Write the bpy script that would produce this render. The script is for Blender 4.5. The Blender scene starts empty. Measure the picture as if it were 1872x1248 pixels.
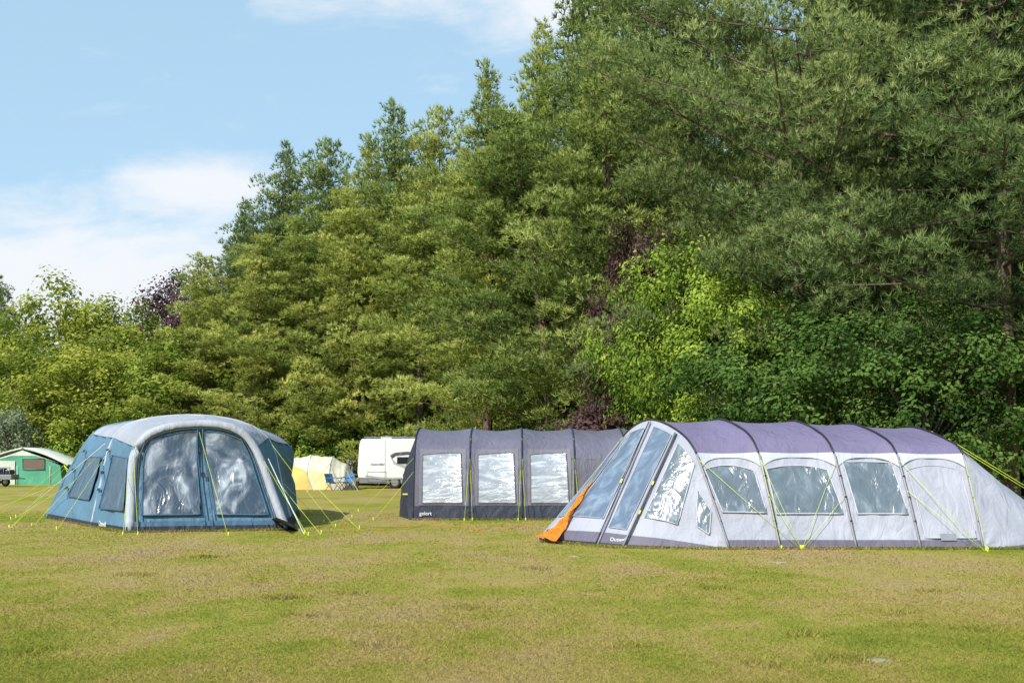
import bpy, bmesh, math, random
import numpy as np
from mathutils import Vector
R = math.radians
random.seed(7)
C = bpy.context.scene.collection
F = 1872.0; CH = 1.4; HY = 845.0
def P(px, py, Y): return np.array([(px-936)/F*Y, Y, CH-(py-HY)/F*Y])
def G(px, py, z=0.0):
    Y = (CH-z)*F/(py-HY); return np.array([(px-936)/F*Y, Y, z])

# ------------------------------------------------------------------ materials
def newmat(name):
    m = bpy.data.materials.new(name); m.use_nodes = True
    nt = m.node_tree; nt.nodes.clear()
    out = nt.nodes.new('ShaderNodeOutputMaterial')
    return m, nt, out
def N(nt, typ, **kw):
    n = nt.nodes.new(typ)
    for k, v in kw.items():
        if k in n.inputs: n.inputs[k].default_value = v
        else: setattr(n, k, v)
    return n
def ramp(nt, stops):
    r = nt.nodes.new('ShaderNodeValToRGB'); e = r.color_ramp.elements
    while len(e) < len(stops): e.new(0.5)
    for i, (p, c) in enumerate(stops):
        e[i].position = p; e[i].color = (*c, 1) if len(c) == 3 else c
    return r
def fabric(name, col, rough=0.7, var=0.12, crease=0.35, scale=1.6, sheen=0.0, trans=0.0):
    m, nt, out = newmat(name); L = nt.links
    tc = N(nt, 'ShaderNodeTexCoord')
    n1 = N(nt, 'ShaderNodeTexNoise', Scale=1.3, Detail=4.0); L.new(tc.outputs['Object'], n1.inputs['Vector'])
    mp = N(nt, 'ShaderNodeMapping'); mp.inputs['Scale'].default_value = (1.0, 1.0, 0.45); L.new(tc.outputs['Object'], mp.inputs[0])
    n2 = N(nt, 'ShaderNodeTexNoise', Scale=scale*2.2, Detail=3.0, Distortion=1.6); L.new(mp.outputs[0], n2.inputs['Vector'])
    dk = tuple(x*(1-var) for x in col); lt = tuple(min(1, x*(1+var)) for x in col)
    r = ramp(nt, [(0.3, dk), (0.7, lt)]); L.new(n1.outputs['Fac'], r.inputs[0])
    b = N(nt, 'ShaderNodeBsdfPrincipled', Roughness=rough)
    b.inputs['Specular IOR Level'].default_value = 0.3
    L.new(r.outputs[0], b.inputs['Base Color'])
    bp = N(nt, 'ShaderNodeBump', Strength=crease, Distance=0.12); L.new(n2.outputs['Fac'], bp.inputs['Height'])
    L.new(bp.outputs[0], b.inputs['Normal'])
    if trans > 0:
        t = N(nt, 'ShaderNodeBsdfTranslucent'); L.new(r.outputs[0], t.inputs['Color'])
        mx = N(nt, 'ShaderNodeMixShader'); mx.inputs[0].default_value = trans
        L.new(b.outputs[0], mx.inputs[1]); L.new(t.outputs[0], mx.inputs[2]); L.new(mx.outputs[0], out.inputs[0])
    else: L.new(b.outputs[0], out.inputs[0])
    return m
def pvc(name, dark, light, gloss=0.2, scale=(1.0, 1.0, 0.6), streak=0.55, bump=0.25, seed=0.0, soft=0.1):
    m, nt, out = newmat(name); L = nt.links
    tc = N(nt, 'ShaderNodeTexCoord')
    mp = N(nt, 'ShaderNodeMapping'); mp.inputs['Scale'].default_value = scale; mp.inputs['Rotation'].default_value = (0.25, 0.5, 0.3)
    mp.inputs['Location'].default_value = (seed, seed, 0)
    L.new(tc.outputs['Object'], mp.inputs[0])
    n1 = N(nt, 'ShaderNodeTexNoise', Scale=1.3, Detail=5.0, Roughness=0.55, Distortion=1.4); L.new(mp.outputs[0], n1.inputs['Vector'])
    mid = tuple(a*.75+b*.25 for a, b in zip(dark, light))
    r = ramp(nt, [(streak-soft, dark), (streak, mid), (streak+soft, light)]); L.new(n1.outputs['Fac'], r.inputs[0])  # pale streaks painted into the film colour imitate reflections and curtains
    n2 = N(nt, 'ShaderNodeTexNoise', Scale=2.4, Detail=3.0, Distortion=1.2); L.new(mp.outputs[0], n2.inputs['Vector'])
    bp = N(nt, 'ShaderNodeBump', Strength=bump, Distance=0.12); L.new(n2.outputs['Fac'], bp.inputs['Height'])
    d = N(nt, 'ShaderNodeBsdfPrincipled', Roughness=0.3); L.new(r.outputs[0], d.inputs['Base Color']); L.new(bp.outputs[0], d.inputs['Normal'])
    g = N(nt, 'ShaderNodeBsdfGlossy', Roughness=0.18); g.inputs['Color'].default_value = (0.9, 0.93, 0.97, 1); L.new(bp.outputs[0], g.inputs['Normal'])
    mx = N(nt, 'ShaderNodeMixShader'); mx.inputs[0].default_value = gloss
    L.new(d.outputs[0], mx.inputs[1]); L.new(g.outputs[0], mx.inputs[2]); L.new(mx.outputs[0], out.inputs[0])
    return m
def plain(name, col, rough=0.5, metal=0.0, nz=0.08):
    m, nt, out = newmat(name); L = nt.links
    tc = N(nt, 'ShaderNodeTexCoord'); n1 = N(nt, 'ShaderNodeTexNoise', Scale=6.0, Detail=4.0); L.new(tc.outputs['Object'], n1.inputs['Vector'])
    r = ramp(nt, [(0.3, tuple(x*(1-nz) for x in col)), (0.7, tuple(min(1, x*(1+nz)) for x in col))]); L.new(n1.outputs['Fac'], r.inputs[0])
    b = N(nt, 'ShaderNodeBsdfPrincipled', Roughness=rough, Metallic=metal); L.new(r.outputs[0], b.inputs['Base Color']); L.new(b.outputs[0], out.inputs[0])
    return m
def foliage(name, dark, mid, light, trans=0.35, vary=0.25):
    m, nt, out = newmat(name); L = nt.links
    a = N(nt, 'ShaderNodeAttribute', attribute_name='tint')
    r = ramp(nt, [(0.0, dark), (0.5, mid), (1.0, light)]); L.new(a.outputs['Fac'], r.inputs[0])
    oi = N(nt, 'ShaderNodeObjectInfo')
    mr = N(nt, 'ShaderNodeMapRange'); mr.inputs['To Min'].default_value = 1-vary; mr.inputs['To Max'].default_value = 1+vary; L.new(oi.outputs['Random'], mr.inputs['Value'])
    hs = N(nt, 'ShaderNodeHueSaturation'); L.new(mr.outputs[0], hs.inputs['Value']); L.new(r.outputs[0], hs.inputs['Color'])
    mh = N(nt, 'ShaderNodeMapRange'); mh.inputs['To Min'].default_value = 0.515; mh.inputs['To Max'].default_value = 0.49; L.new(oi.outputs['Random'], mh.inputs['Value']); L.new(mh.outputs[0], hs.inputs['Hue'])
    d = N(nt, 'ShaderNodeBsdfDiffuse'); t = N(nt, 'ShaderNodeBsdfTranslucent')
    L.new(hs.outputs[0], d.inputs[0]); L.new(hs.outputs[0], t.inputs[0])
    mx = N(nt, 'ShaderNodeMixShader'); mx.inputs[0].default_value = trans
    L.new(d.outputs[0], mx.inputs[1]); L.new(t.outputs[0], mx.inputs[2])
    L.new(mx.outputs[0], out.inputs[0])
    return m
def bark(name, a, b_):
    m, nt, out = newmat(name); L = nt.links
    tc = N(nt, 'ShaderNodeTexCoord'); mp = N(nt, 'ShaderNodeMapping'); mp.inputs['Scale'].default_value = (5, 5, 1.2); L.new(tc.outputs['Object'], mp.inputs[0])
    n1 = N(nt, 'ShaderNodeTexNoise', Scale=2.0, Detail=6.0, Distortion=0.6); L.new(mp.outputs[0], n1.inputs['Vector'])
    r = ramp(nt, [(0.35, a), (0.65, b_)]); L.new(n1.outputs['Fac'], r.inputs[0])
    bp = N(nt, 'ShaderNodeBump', Strength=0.9, Distance=0.06); L.new(n1.outputs['Fac'], bp.inputs['Height'])
    b = N(nt, 'ShaderNodeBsdfPrincipled', Roughness=0.9); L.new(r.outputs[0], b.inputs['Base Color']); L.new(bp.outputs[0], b.inputs['Normal']); L.new(b.outputs[0], out.inputs[0])
    return m
def grassmat(name, blade):
    m, nt, out = newmat(name); L = nt.links
    g = N(nt, 'ShaderNodeNewGeometry')
    mp = N(nt, 'ShaderNodeMapping'); mp.inputs['Scale'].default_value = (1.0, 0.7, 0.0); L.new(g.outputs['Position'], mp.inputs[0])
    a = N(nt, 'ShaderNodeTexNoise', Scale=0.30, Detail=4.0, Roughness=0.6, Distortion=0.5); L.new(mp.outputs[0], a.inputs['Vector'])
    b = N(nt, 'ShaderNodeTexNoise', Scale=1.5, Detail=6.0, Roughness=0.65); L.new(mp.outputs[0], b.inputs['Vector'])
    c = N(nt, 'ShaderNodeTexNoise', Scale=38.0, Detail=3.0); L.new(mp.outputs[0], c.inputs['Vector'])
    sa = N(nt, 'ShaderNodeMath', operation='MULTIPLY'); L.new(a.outputs['Fac'], sa.inputs[0]); sa.inputs[1].default_value = 1.5
    s1 = N(nt, 'ShaderNodeMath', operation='MULTIPLY_ADD'); L.new(b.outputs['Fac'], s1.inputs[0]); s1.inputs[1].default_value = 0.95; L.new(sa.outputs[0], s1.inputs[2])
    s2 = N(nt, 'ShaderNodeMath', operation='MULTIPLY_ADD'); L.new(c.outputs['Fac'], s2.inputs[0]); s2.inputs[1].default_value = 0.3; L.new(s1.outputs[0], s2.inputs[2])
    mr = N(nt, 'ShaderNodeMapRange'); mr.inputs['From Min'].default_value = 0.88; mr.inputs['From Max'].default_value = 1.66; L.new(s2.outputs[0], mr.inputs['Value'])
    k = 1.12 if blade else 1.04
    cs = [(0.0, (0.155, 0.18, 0.028)), (0.33, (0.22, 0.235, 0.04)), (0.52, (0.285, 0.265, 0.058)), (0.72, (0.345, 0.275, 0.092)), (1.0, (0.365, 0.275, 0.135))]
    r = ramp(nt, [(p, tuple(x*k for x in cc)) for p, cc in cs]); L.new(mr.outputs[0], r.inputs[0])
    col = r.outputs[0]
    if blade:
        at = N(nt, 'ShaderNodeAttribute', attribute_name='tint')
        mv = N(nt, 'ShaderNodeMapRange'); mv.inputs['To Min'].default_value = 0.75; mv.inputs['To Max'].default_value = 1.3; L.new(at.outputs['Fac'], mv.inputs['Value'])
        hs = N(nt, 'ShaderNodeHueSaturation'); L.new(col, hs.inputs['Color']); L.new(mv.outputs[0], hs.inputs['Value']); col = hs.outputs[0]
        d = N(nt, 'ShaderNodeBsdfDiffuse'); t = N(nt, 'ShaderNodeBsdfTranslucent'); L.new(col, d.inputs[0]); L.new(col, t.inputs[0])
        mx = N(nt, 'ShaderNodeMixShader'); mx.inputs[0].default_value = 0.35
        L.new(d.outputs[0], mx.inputs[1]); L.new(t.outputs[0], mx.inputs[2]); L.new(mx.outputs[0], out.inputs[0])
    else:
        bp = N(nt, 'ShaderNodeBump', Strength=0.6, Distance=0.03); L.new(c.outputs['Fac'], bp.inputs['Height'])
        d = N(nt, 'ShaderNodeBsdfDiffuse'); L.new(col, d.inputs[0]); L.new(bp.outputs[0], d.inputs['Normal']); L.new(d.outputs[0], out.inputs[0])
    return m

M = dict(
 blue=fabric('blue_fabric', (0.095, 0.19, 0.28), 0.6, crease=0.5),
 blue_dk=fabric('deep_blue_fabric', (0.055, 0.125, 0.20), 0.6),
 ltgrey=fabric('light_grey_fabric', (0.38, 0.40, 0.46), 0.6, crease=0.35, trans=0.1),
 beam=fabric('beam_cover_fabric', (0.38, 0.40, 0.45), 0.6, crease=0.3),
 black=fabric('black_skirt_fabric', (0.022, 0.024, 0.035), 0.6, crease=0.6),
 grey=fabric('purple_grey_fabric', (0.14, 0.133, 0.17), 0.65, crease=0.5),
 grey_rf=fabric('slate_roof_fabric', (0.14, 0.137, 0.19), 0.55, crease=0.4),
 grey_bd=fabric('lighter_purple_grey_fabric', (0.175, 0.168, 0.20), 0.6),
 navy=fabric('navy_band_fabric', (0.035, 0.04, 0.062), 0.65, crease=0.6),
 lilac=fabric('lilac_white_fabric', (0.43, 0.44, 0.52), 0.6, crease=0.4, trans=0.1),
 white=fabric('white_trim_fabric', (0.50, 0.51, 0.57), 0.6, crease=0.3),
 purple=fabric('purple_roof_fabric', (0.18, 0.155, 0.26), 0.6, crease=0.35, var=0.08),
 band=fabric('mauve_band_fabric', (0.14, 0.13, 0.175), 0.6),
 orange=fabric('orange_fabric', (0.85, 0.24, 0.02), 0.6, crease=0.8, scale=4),
 green=fabric('green_canvas', (0.09, 0.33, 0.21), 0.7),
 cream=fabric('cream_canvas', (0.70, 0.67, 0.54), 0.7, trans=0.1),
 yellow=fabric('yellow_canvas', (0.64, 0.48, 0.15), 0.7, trans=0.1),
 canvw=fabric('off_white_canvas', (0.64, 0.67, 0.60), 0.7, trans=0.1),
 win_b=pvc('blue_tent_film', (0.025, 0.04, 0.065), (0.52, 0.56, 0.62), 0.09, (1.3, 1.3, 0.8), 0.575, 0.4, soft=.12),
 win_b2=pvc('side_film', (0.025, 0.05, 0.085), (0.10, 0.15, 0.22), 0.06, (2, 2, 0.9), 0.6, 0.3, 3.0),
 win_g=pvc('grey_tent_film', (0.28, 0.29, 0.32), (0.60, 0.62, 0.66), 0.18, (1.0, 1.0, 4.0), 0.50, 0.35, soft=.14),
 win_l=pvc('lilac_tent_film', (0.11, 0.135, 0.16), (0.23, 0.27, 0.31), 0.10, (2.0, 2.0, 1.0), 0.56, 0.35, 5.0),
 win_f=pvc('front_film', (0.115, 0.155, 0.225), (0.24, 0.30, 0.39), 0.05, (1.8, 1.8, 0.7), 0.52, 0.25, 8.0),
 pole_k=plain('black_pole', (0.02, 0.02, 0.022), 0.4),
 pole_g=plain('grey_pole', (0.27, 0.275, 0.31), 0.5, 0.1),
 guy=plain('lime_cord', (0.62, 0.75, 0.05), 0.6),
 guy_w=plain('pale_cord', (0.6, 0.62, 0.6), 0.6),
 cord_o=plain('orange_cord', (0.7, 0.2, 0.03), 0.6),
 text=plain('white_lettering', (0.8, 0.8, 0.82), 0.5),
 vwhite=plain('white_gelcoat', (0.78, 0.79, 0.78), 0.3, nz=0.03),
 vgrey=plain('grey_plastic', (0.22, 0.23, 0.24), 0.5),
 vdark=plain('dark_plastic', (0.03, 0.03, 0.035), 0.4),
 glass=plain('dark_glass', (0.02, 0.025, 0.03), 0.08),
 red=plain('red_lens', (0.5, 0.02, 0.02), 0.3),
 tyre=plain('tyre_rubber', (0.02, 0.02, 0.02), 0.85),
 rim=plain('rim_metal', (0.4, 0.4, 0.42), 0.35, 0.6),
 carp=plain('black_car_paint', (0.015, 0.017, 0.022), 0.2),
 chair=fabric('blue_chair_fabric', (0.06, 0.17, 0.36), 0.7),
 barkp=bark('pine_bark', (0.07, 0.045, 0.035), (0.19, 0.125, 0.10)),
 barkg=bark('grey_bark', (0.06, 0.055, 0.045), (0.17, 0.15, 0.12)),
 stone=plain('pale_stone', (0.30, 0.27, 0.18), 0.9, nz=0.3),
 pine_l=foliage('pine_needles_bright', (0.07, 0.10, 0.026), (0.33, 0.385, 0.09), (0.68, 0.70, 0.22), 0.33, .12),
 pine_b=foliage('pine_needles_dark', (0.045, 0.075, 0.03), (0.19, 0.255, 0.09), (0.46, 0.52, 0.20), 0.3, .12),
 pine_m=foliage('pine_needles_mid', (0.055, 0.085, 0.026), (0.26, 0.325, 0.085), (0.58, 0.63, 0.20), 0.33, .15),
 leaf_y=foliage('leaf_yellow_green', (0.12, 0.165, 0.025), (0.33, 0.375, 0.06), (0.57, 0.60, 0.15), 0.4, .15),
 leaf_g=foliage('leaf_fresh_green', (0.10, 0.175, 0.025), (0.30, 0.41, 0.06), (0.54, 0.63, 0.12), 0.4, .15),
 leaf_d=foliage('leaf_dark_green', (0.05, 0.095, 0.022), (0.14, 0.22, 0.05), (0.28, 0.38, 0.10), 0.35, .15),
 leaf_c=foliage('leaf_copper', (0.06, 0.034, 0.034), (0.14, 0.08, 0.085), (0.26, 0.16, 0.155), 0.35, .1),
 leaf_w=foliage('leaf_silver', (0.12, 0.15, 0.08), (0.30, 0.34, 0.21), (0.52, 0.56, 0.42), 0.3, .1),
 ground=grassmat('field_turf', False), blade=grassmat('grass_blades', True),
)

# ------------------------------------------------------------------ mesh helpers
ORG = {}
def link(name, me, mat, parent=None):
    o = bpy.data.objects.new(name, me); C.objects.link(o)
    if mat and not me.materials: me.materials.append(mat)
    if parent:
        o.parent = parent; ORG[o.name] = ORG.get(parent.name, np.zeros(3))
    else: ORG[o.name] = np.zeros(3)
    return o
def mk(name, V, Fc, mat, parent=None, smooth=True):
    org = ORG.get(parent.name, np.zeros(3)) if parent else np.zeros(3)
    V = np.asarray(V, float).reshape(-1, 3)-org
    me = bpy.data.meshes.new(name); me.from_pydata(V.tolist(), [], [tuple(map(int, f)) for f in Fc]); me.update()
    if smooth: me.polygons.foreach_set('use_smooth', [True]*len(me.polygons))
    return link(name, me, mat, parent)
def fast(name, V, nv, tint=None):
    V = np.ascontiguousarray(V, dtype=np.float32); n = len(V); nf = n//nv
    me = bpy.data.meshes.new(name)
    me.vertices.add(n); me.vertices.foreach_set('co', V.ravel())
    me.loops.add(n); me.loops.foreach_set('vertex_index', np.arange(n, dtype=np.int32))
    me.polygons.add(nf); me.polygons.foreach_set('loop_start', np.arange(0, n, nv, dtype=np.int32))
    if tint is not None:
        a = me.attributes.new('tint', 'FLOAT', 'POINT'); a.data.foreach_set('value', np.ascontiguousarray(tint, dtype=np.float32))
    me.update(calc_edges=True)
    return me
def thing(name, loc, label, cat, group=None):
    o = bpy.data.objects.new(name, None); C.objects.link(o); o.location = tuple(map(float, loc)); o.empty_display_size = 0.3
    ORG[o.name] = np.array(loc, float); o['label'] = label; o['category'] = cat
    if group: o['group'] = group
    return o
def tag(o, label, cat, group=None, kind=None):
    if label: o['label'] = label
    if cat: o['category'] = cat
    if group: o['group'] = group
    if kind: o['kind'] = kind
    return o
def tubegeo(path, r, n=6, closed=False):
    p = np.asarray(path, float); m = len(p); V = []; Fc = []
    rr = r if hasattr(r, '__len__') else [r]*m
    for i in range(m):
        a = p[(i-1) % m] if (i > 0 or closed) else p[i]; b = p[(i+1) % m] if (i < m-1 or closed) else p[i]
        t = b-a; t = t/(np.linalg.norm(t)+1e-9)
        up = np.array([0, 0, 1.0]) if abs(t[2]) < 0.9 else np.array([1.0, 0, 0])
        s = np.cross(t, up); s /= np.linalg.norm(s)+1e-9; q = np.cross(s, t)
        for k in range(n):
            an = 2*math.pi*k/n; V.append(p[i]+rr[i]*(math.cos(an)*s+math.sin(an)*q))
    for i in range(m if closed else m-1):
        j = (i+1) % m
        for k in range(n):
            Fc.append((i*n+k, i*n+(k+1) % n, j*n+(k+1) % n, j*n+k))
    if not closed:
        Fc.append(tuple(range(n-1, -1, -1))); Fc.append(tuple((m-1)*n+k for k in range(n)))
    return V, Fc
def tube(name, path, r, mat, parent=None, n=6, closed=False):
    V, Fc = tubegeo(path, r, n, closed); return mk(name, V, Fc, mat, parent)
def box(name, c, s, mat, parent=None, bev=0.0, rz=0.0, seg=2):
    bm = bmesh.new(); bmesh.ops.create_cube(bm, size=1)
    for v in bm.verts: v.co = Vector((v.co.x*s[0], v.co.y*s[1], v.co.z*s[2]))
    if bev > 0: bmesh.ops.bevel(bm, geom=bm.edges[:], offset=bev, segments=seg, affect='EDGES', profile=0.5)
    ca, sa = math.cos(rz), math.sin(rz)
    org = ORG.get(parent.name, np.zeros(3)) if parent else np.zeros(3)
    for v in bm.verts:
        x, y = v.co.x, v.co.y; v.co = Vector((x*ca-y*sa+c[0]-org[0], x*sa+y*ca+c[1]-org[1], v.co.z+c[2]-org[2]))
    me = bpy.data.meshes.new(name); bm.to_mesh(me); bm.free()
    return link(name, me, mat, parent)
def merge(geos):
    V = []; Fc = []
    for v, f in geos:
        o = len(V); V += list(v); Fc += [tuple(i+o for i in ff) for ff in f]
    return V, Fc
def crom(Pts, t, lin=()):
    n = len(Pts); i = int(min(max(math.floor(t), 0), n-2)); f = t-i
    if i in lin: return Pts[i]*(1-f)+Pts[i+1]*f
    p1, p2 = Pts[i], Pts[i+1]
    p0 = Pts[i-1] if i > 0 else 2*p1-p2
    p3 = Pts[i+2] if i+2 < n else 2*p2-p1
    return 0.5*((2*p1)+(-p0+p2)*f+(2*p0-5*p1+4*p2-p3)*f*f+(-p0+3*p1-3*p2+p3)*f**3)
class Surf:
    def __init__(s, arches, lin=(), sag=0.0, flip=1, vs=False):
        s.A = [np.array(a, float) for a in arches]; s.lin = lin; s.sag = sag; s.flip = flip; s.vs = vs
        s.c = np.mean(np.concatenate(s.A), axis=0)
    def S(s, u, v):
        nv = len(s.A)-1
        if s.vs:
            col = [crom(a, u, s.lin) for a in s.A]; p = crom(col, min(max(v, 0), nv)); i = int(min(max(math.floor(v), 0), nv-1)); f = v-i
        else:
            i = int(min(max(math.floor(v), 0), nv-1)); f = v-i
            a = crom(s.A[i], u, s.lin); b = crom(s.A[i+1], u, s.lin); p = a*(1-f)+b*f
        if s.sag:
            a0 = (s.A[i][0]+s.A[i][-1])/2; b0 = (s.A[i+1][0]+s.A[i+1][-1])/2; c = a0*(1-f)+b0*f; c = c+np.array([0, 0, 0.9])
            d = c-p; h = min(max(p[2]/1.2, 0), 1)
            p = p+d/(np.linalg.norm(d)+1e-6)*s.sag*math.sin(math.pi*min(max(f, 0), 1))*h
        return p
    def Nn(s, u, v):
        e = 0.03
        a = s.S(u+e, v)-s.S(u-e, v); b = s.S(u, v+e)-s.S(u, v-e); n = np.cross(a, b); l = np.linalg.norm(n)
        if l < 1e-9: return np.array([0, -1.0, 0])
        return n/l*s.flip
    def pt(s, u, v, off=0): return s.S(u, v)+(s.Nn(u, v)*off if off else 0)
class Coons:
    def __init__(s, cb, ct, cl, cr_, bulge=0.0):
        s.cb, s.ct, s.cl, s.cr = cb, ct, cl, cr_; s.flip = 1; s.bulge = bulge
    def S(s, t, q):
        b, tt, l, r = s.cb(q), s.ct(q), s.cl(t), s.cr(t)
        p = (1-t)*b+t*tt+(1-q)*l+q*r-((1-q)*(1-t)*s.cb(0)+q*(1-t)*s.cb(1)+(1-q)*t*s.ct(0)+q*t*s.ct(1))
        return p
    Nn = Surf.Nn; pt = Surf.pt
def patch(name, S, f, mat, parent, ns=12, nt=12, off=0.0, wr=0.0):
    V = []; rng = random.Random(len(name)*31+ns)
    ph = [rng.uniform(0, 6) for _ in range(4)]
    for j in range(nt+1):
        for i in range(ns+1):
            u, v = f(i/ns, j/nt); w = 0
            if wr:
                w = wr*(math.sin(u*5+v*9+ph[0])*math.sin(v*7-u*3+ph[1])+0.6*math.sin(u*13-v*17+ph[2]))
                w *= min(1, 6*min(i/ns, 1-i/ns)+0.05)
            V.append(S.pt(u, v, off+w) if (off or w) else S.S(u, v))
    Fc = [(j*(ns+1)+i, j*(ns+1)+i+1, (j+1)*(ns+1)+i+1, (j+1)*(ns+1)+i) for j in range(nt) for i in range(ns)]
    return mk(name, V, Fc, mat, parent)
def rect(u0, u1, v0, v1): return lambda s, t: (u0+(u1-u0)*t, v0+(v1-v0)*s)
def quad(a, b, c, d, arch=0.0, foot=0.0):
    a, b, c, d = [np.array(x, float) for x in (a, b, c, d)]
    def f(s, t):
        p = (1-t)*((1-s)*a+s*b)+t*((1-s)*d+s*c)
        return p[0]-arch*t*(2*s-1)**2+foot*(1-t)*(2*s-1)**2, p[1]
    return f
def window(S, f, mat, rim, parent, off=0.02, rr=0.014, name='window', ns=12, nt=12, wr=0.0):
    w = patch(name, S, f, mat, parent, ns, nt, off, wr)
    e = [(i/8, 0) for i in range(8)]+[(1, i/8) for i in range(8)]+[(1-i/8, 1) for i in range(8)]+[(0, 1-i/8) for i in range(8)]
    tube('frame', [S.pt(*f(s, t), off+0.004) for s, t in e], rr, rim, w, 5, True)
    return w
def along(S, u0, u1, v, off=0.0, n=16, v1=None):
    return [S.pt(u0+(u1-u0)*i/n, v if v1 is None else v+(v1-v)*i/n, off) for i in range(n+1)]
def guy(a, b, parent, mat='guy', r=0.0045, peg=True):
    a = np.array(a, float); b = np.array(b, float)
    mid = (a+b)/2+np.array([0, 0, -0.01])
    tube('guy_line', [a, mid, b], r, M[mat], parent, 4)
    if peg:
        d = (b-a)/np.linalg.norm(b-a)
        tube('peg', [b+np.array([0, 0, -0.03])+d*0.02, b+d*0.02+np.array([d[0]*0.02, d[1]*0.02, 0.09])], 0.013, M['guy'], parent, 5)
def text(name, s, size, loc, rot, mat, parent):
    cu = bpy.data.curves.new(name, 'FONT'); cu.body = s; cu.size = size; cu.extrude = 0.002; cu.align_x = 'LEFT'
    o = bpy.data.objects.new(name+'_src', cu); C.objects.link(o)
    dg = bpy.context.evaluated_depsgraph_get(); dg.update()
    me = bpy.data.meshes.new_from_object(o.evaluated_get(dg)); bpy.data.objects.remove(o)
    me.name = name; me.materials.clear()
    r = link(name, me, M[mat], parent); r.location = tuple(np.array(loc, float)-ORG[parent.name]); r.rotation_euler = rot
    return r

# ------------------------------------------------------------------ ground and grass
def ground():
    xs = np.concatenate([np.linspace(-900, -60, 8), np.linspace(-50, 50, 41), np.linspace(60, 900, 8)])
    ys = np.concatenate([np.linspace(-300, -10, 6), np.linspace(-5, 110, 47), np.linspace(130, 1500, 8)])
    V = [(x, y, 0.0) for y in ys for x in xs]; n = len(xs)
    Fc = [(j*n+i, j*n+i+1, (j+1)*n+i+1, (j+1)*n+i) for j in range(len(ys)-1) for i in range(n-1)]
    o = mk('ground', V, Fc, M['ground']); o['kind'] = 'structure'
ground()
def grass():
    rng = np.random.default_rng(3)
    n = 460000
    Y = 1/rng.uniform(1/30, 1/5.8, n); X = rng.uniform(-0.53, 0.53, n)*Y
    h = (0.006+0.017*rng.random(n)**1.5)*(1+0.3*np.sin(X*1.3+2)*np.sin(Y*0.9)); w = 0.0006*Y*rng.uniform(0.6, 1.2, n)
    T = [(520, 1092), (1552, 1203), (372, 1018), (640, 1085), (560, 1125), (1790, 1150), (860, 1110), (1150, 1180), (1300, 1075), (60, 1190), (1700, 1080), (980, 1040), (250, 1050), (1480, 1160), (1400, 1215), (700, 1180), (1560, 1198), (1640, 1120)]
    ex = []
    for i, (px, py) in enumerate(T):
        g = G(px, py); m = 420 if i < 3 else 160; ex.append((g[0]+rng.normal(0, 0.11, m), g[1]+rng.normal(0, 0.10, m), rng.uniform(0.02, 0.055, m), np.full(m, 0.0008*g[1])))
    # longer blades left uncut against the tent skirts
    for a, b, k in [((3.52, 16.5), (8.6, 16.5), 2600), ((.6, 18.0), (1.7, 16.75), 900), ((1.7, 16.75), (3.5, 16.5), 900), ((-2.42, 24.9), (2.2, 24.9), 1800), ((-11.6, 25.7), (-7.75, 20.45), 2600), ((-7.7, 20.4), (-4.7, 21.2), 1500)]:
        t = rng.random(k); ex.append((a[0]+(b[0]-a[0])*t+rng.normal(0, .04, k), a[1]+(b[1]-a[1])*t+rng.normal(0, .05, k), rng.uniform(0.02, 0.07, k), np.full(k, 0.0006*a[1])))
    X = np.concatenate([X]+[e[0] for e in ex]); Y = np.concatenate([Y]+[e[1] for e in ex]); h = np.concatenate([h]+[e[2] for e in ex]); w = np.concatenate([w]+[e[3] for e in ex])
    n = len(X); a = rng.uniform(0, 2*math.pi, n); lean = rng.normal(0, 0.8, (n, 2))*h[:, None]
    s = np.stack([np.cos(a)*w, np.sin(a)*w, np.zeros(n)], 1); b = np.stack([X, Y, np.full(n, -0.001)], 1)
    tip = b+np.stack([lean[:, 0], lean[:, 1], h], 1)
    V = np.stack([b-s, b+s, tip], 1).reshape(-1, 3)
    t = np.repeat(rng.random(n), 3)
    o = link('grass', fast('grass', V, 3, t), M['blade']); tag(o, 'short dry mown grass covering the field in the foreground', 'grass', kind='stuff')
grass()
def stone(px, py, w, label):
    rng = random.Random(px); g = G(px, py); V = [(g[0], g[1], 0.016)]; n = 14
    for k in range(n):
        a = 2*math.pi*k/n; r = w*rng.uniform(0.7, 1.2); V.append((g[0]+math.cos(a)*r, g[1]+math.sin(a)*r*0.8, 0.010))
    for k in range(n):
        a = 2*math.pi*k/n; r = w*1.25; V.append((g[0]+math.cos(a)*r, g[1]+math.sin(a)*r*0.8, -0.02))
    Fc = [(0, 1+k, 1+(k+1) % n) for k in range(n)]+[(1+k, 1+n+k, 1+n+(k+1) % n, 1+(k+1) % n) for k in range(n)]
    o = mk('flat_stone', V, Fc, M['stone'], None); tag(o, label, 'stone')
stone(1422, 1028, 0.13, 'small flat pale stone in the grass below the big lilac tent')
stone(1606, 1207, 0.08, 'flat pale stone in the grass near the bottom right corner')
stone(1050, 1017, 0.08, 'small flat pale stone just in front of the orange flap')

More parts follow.
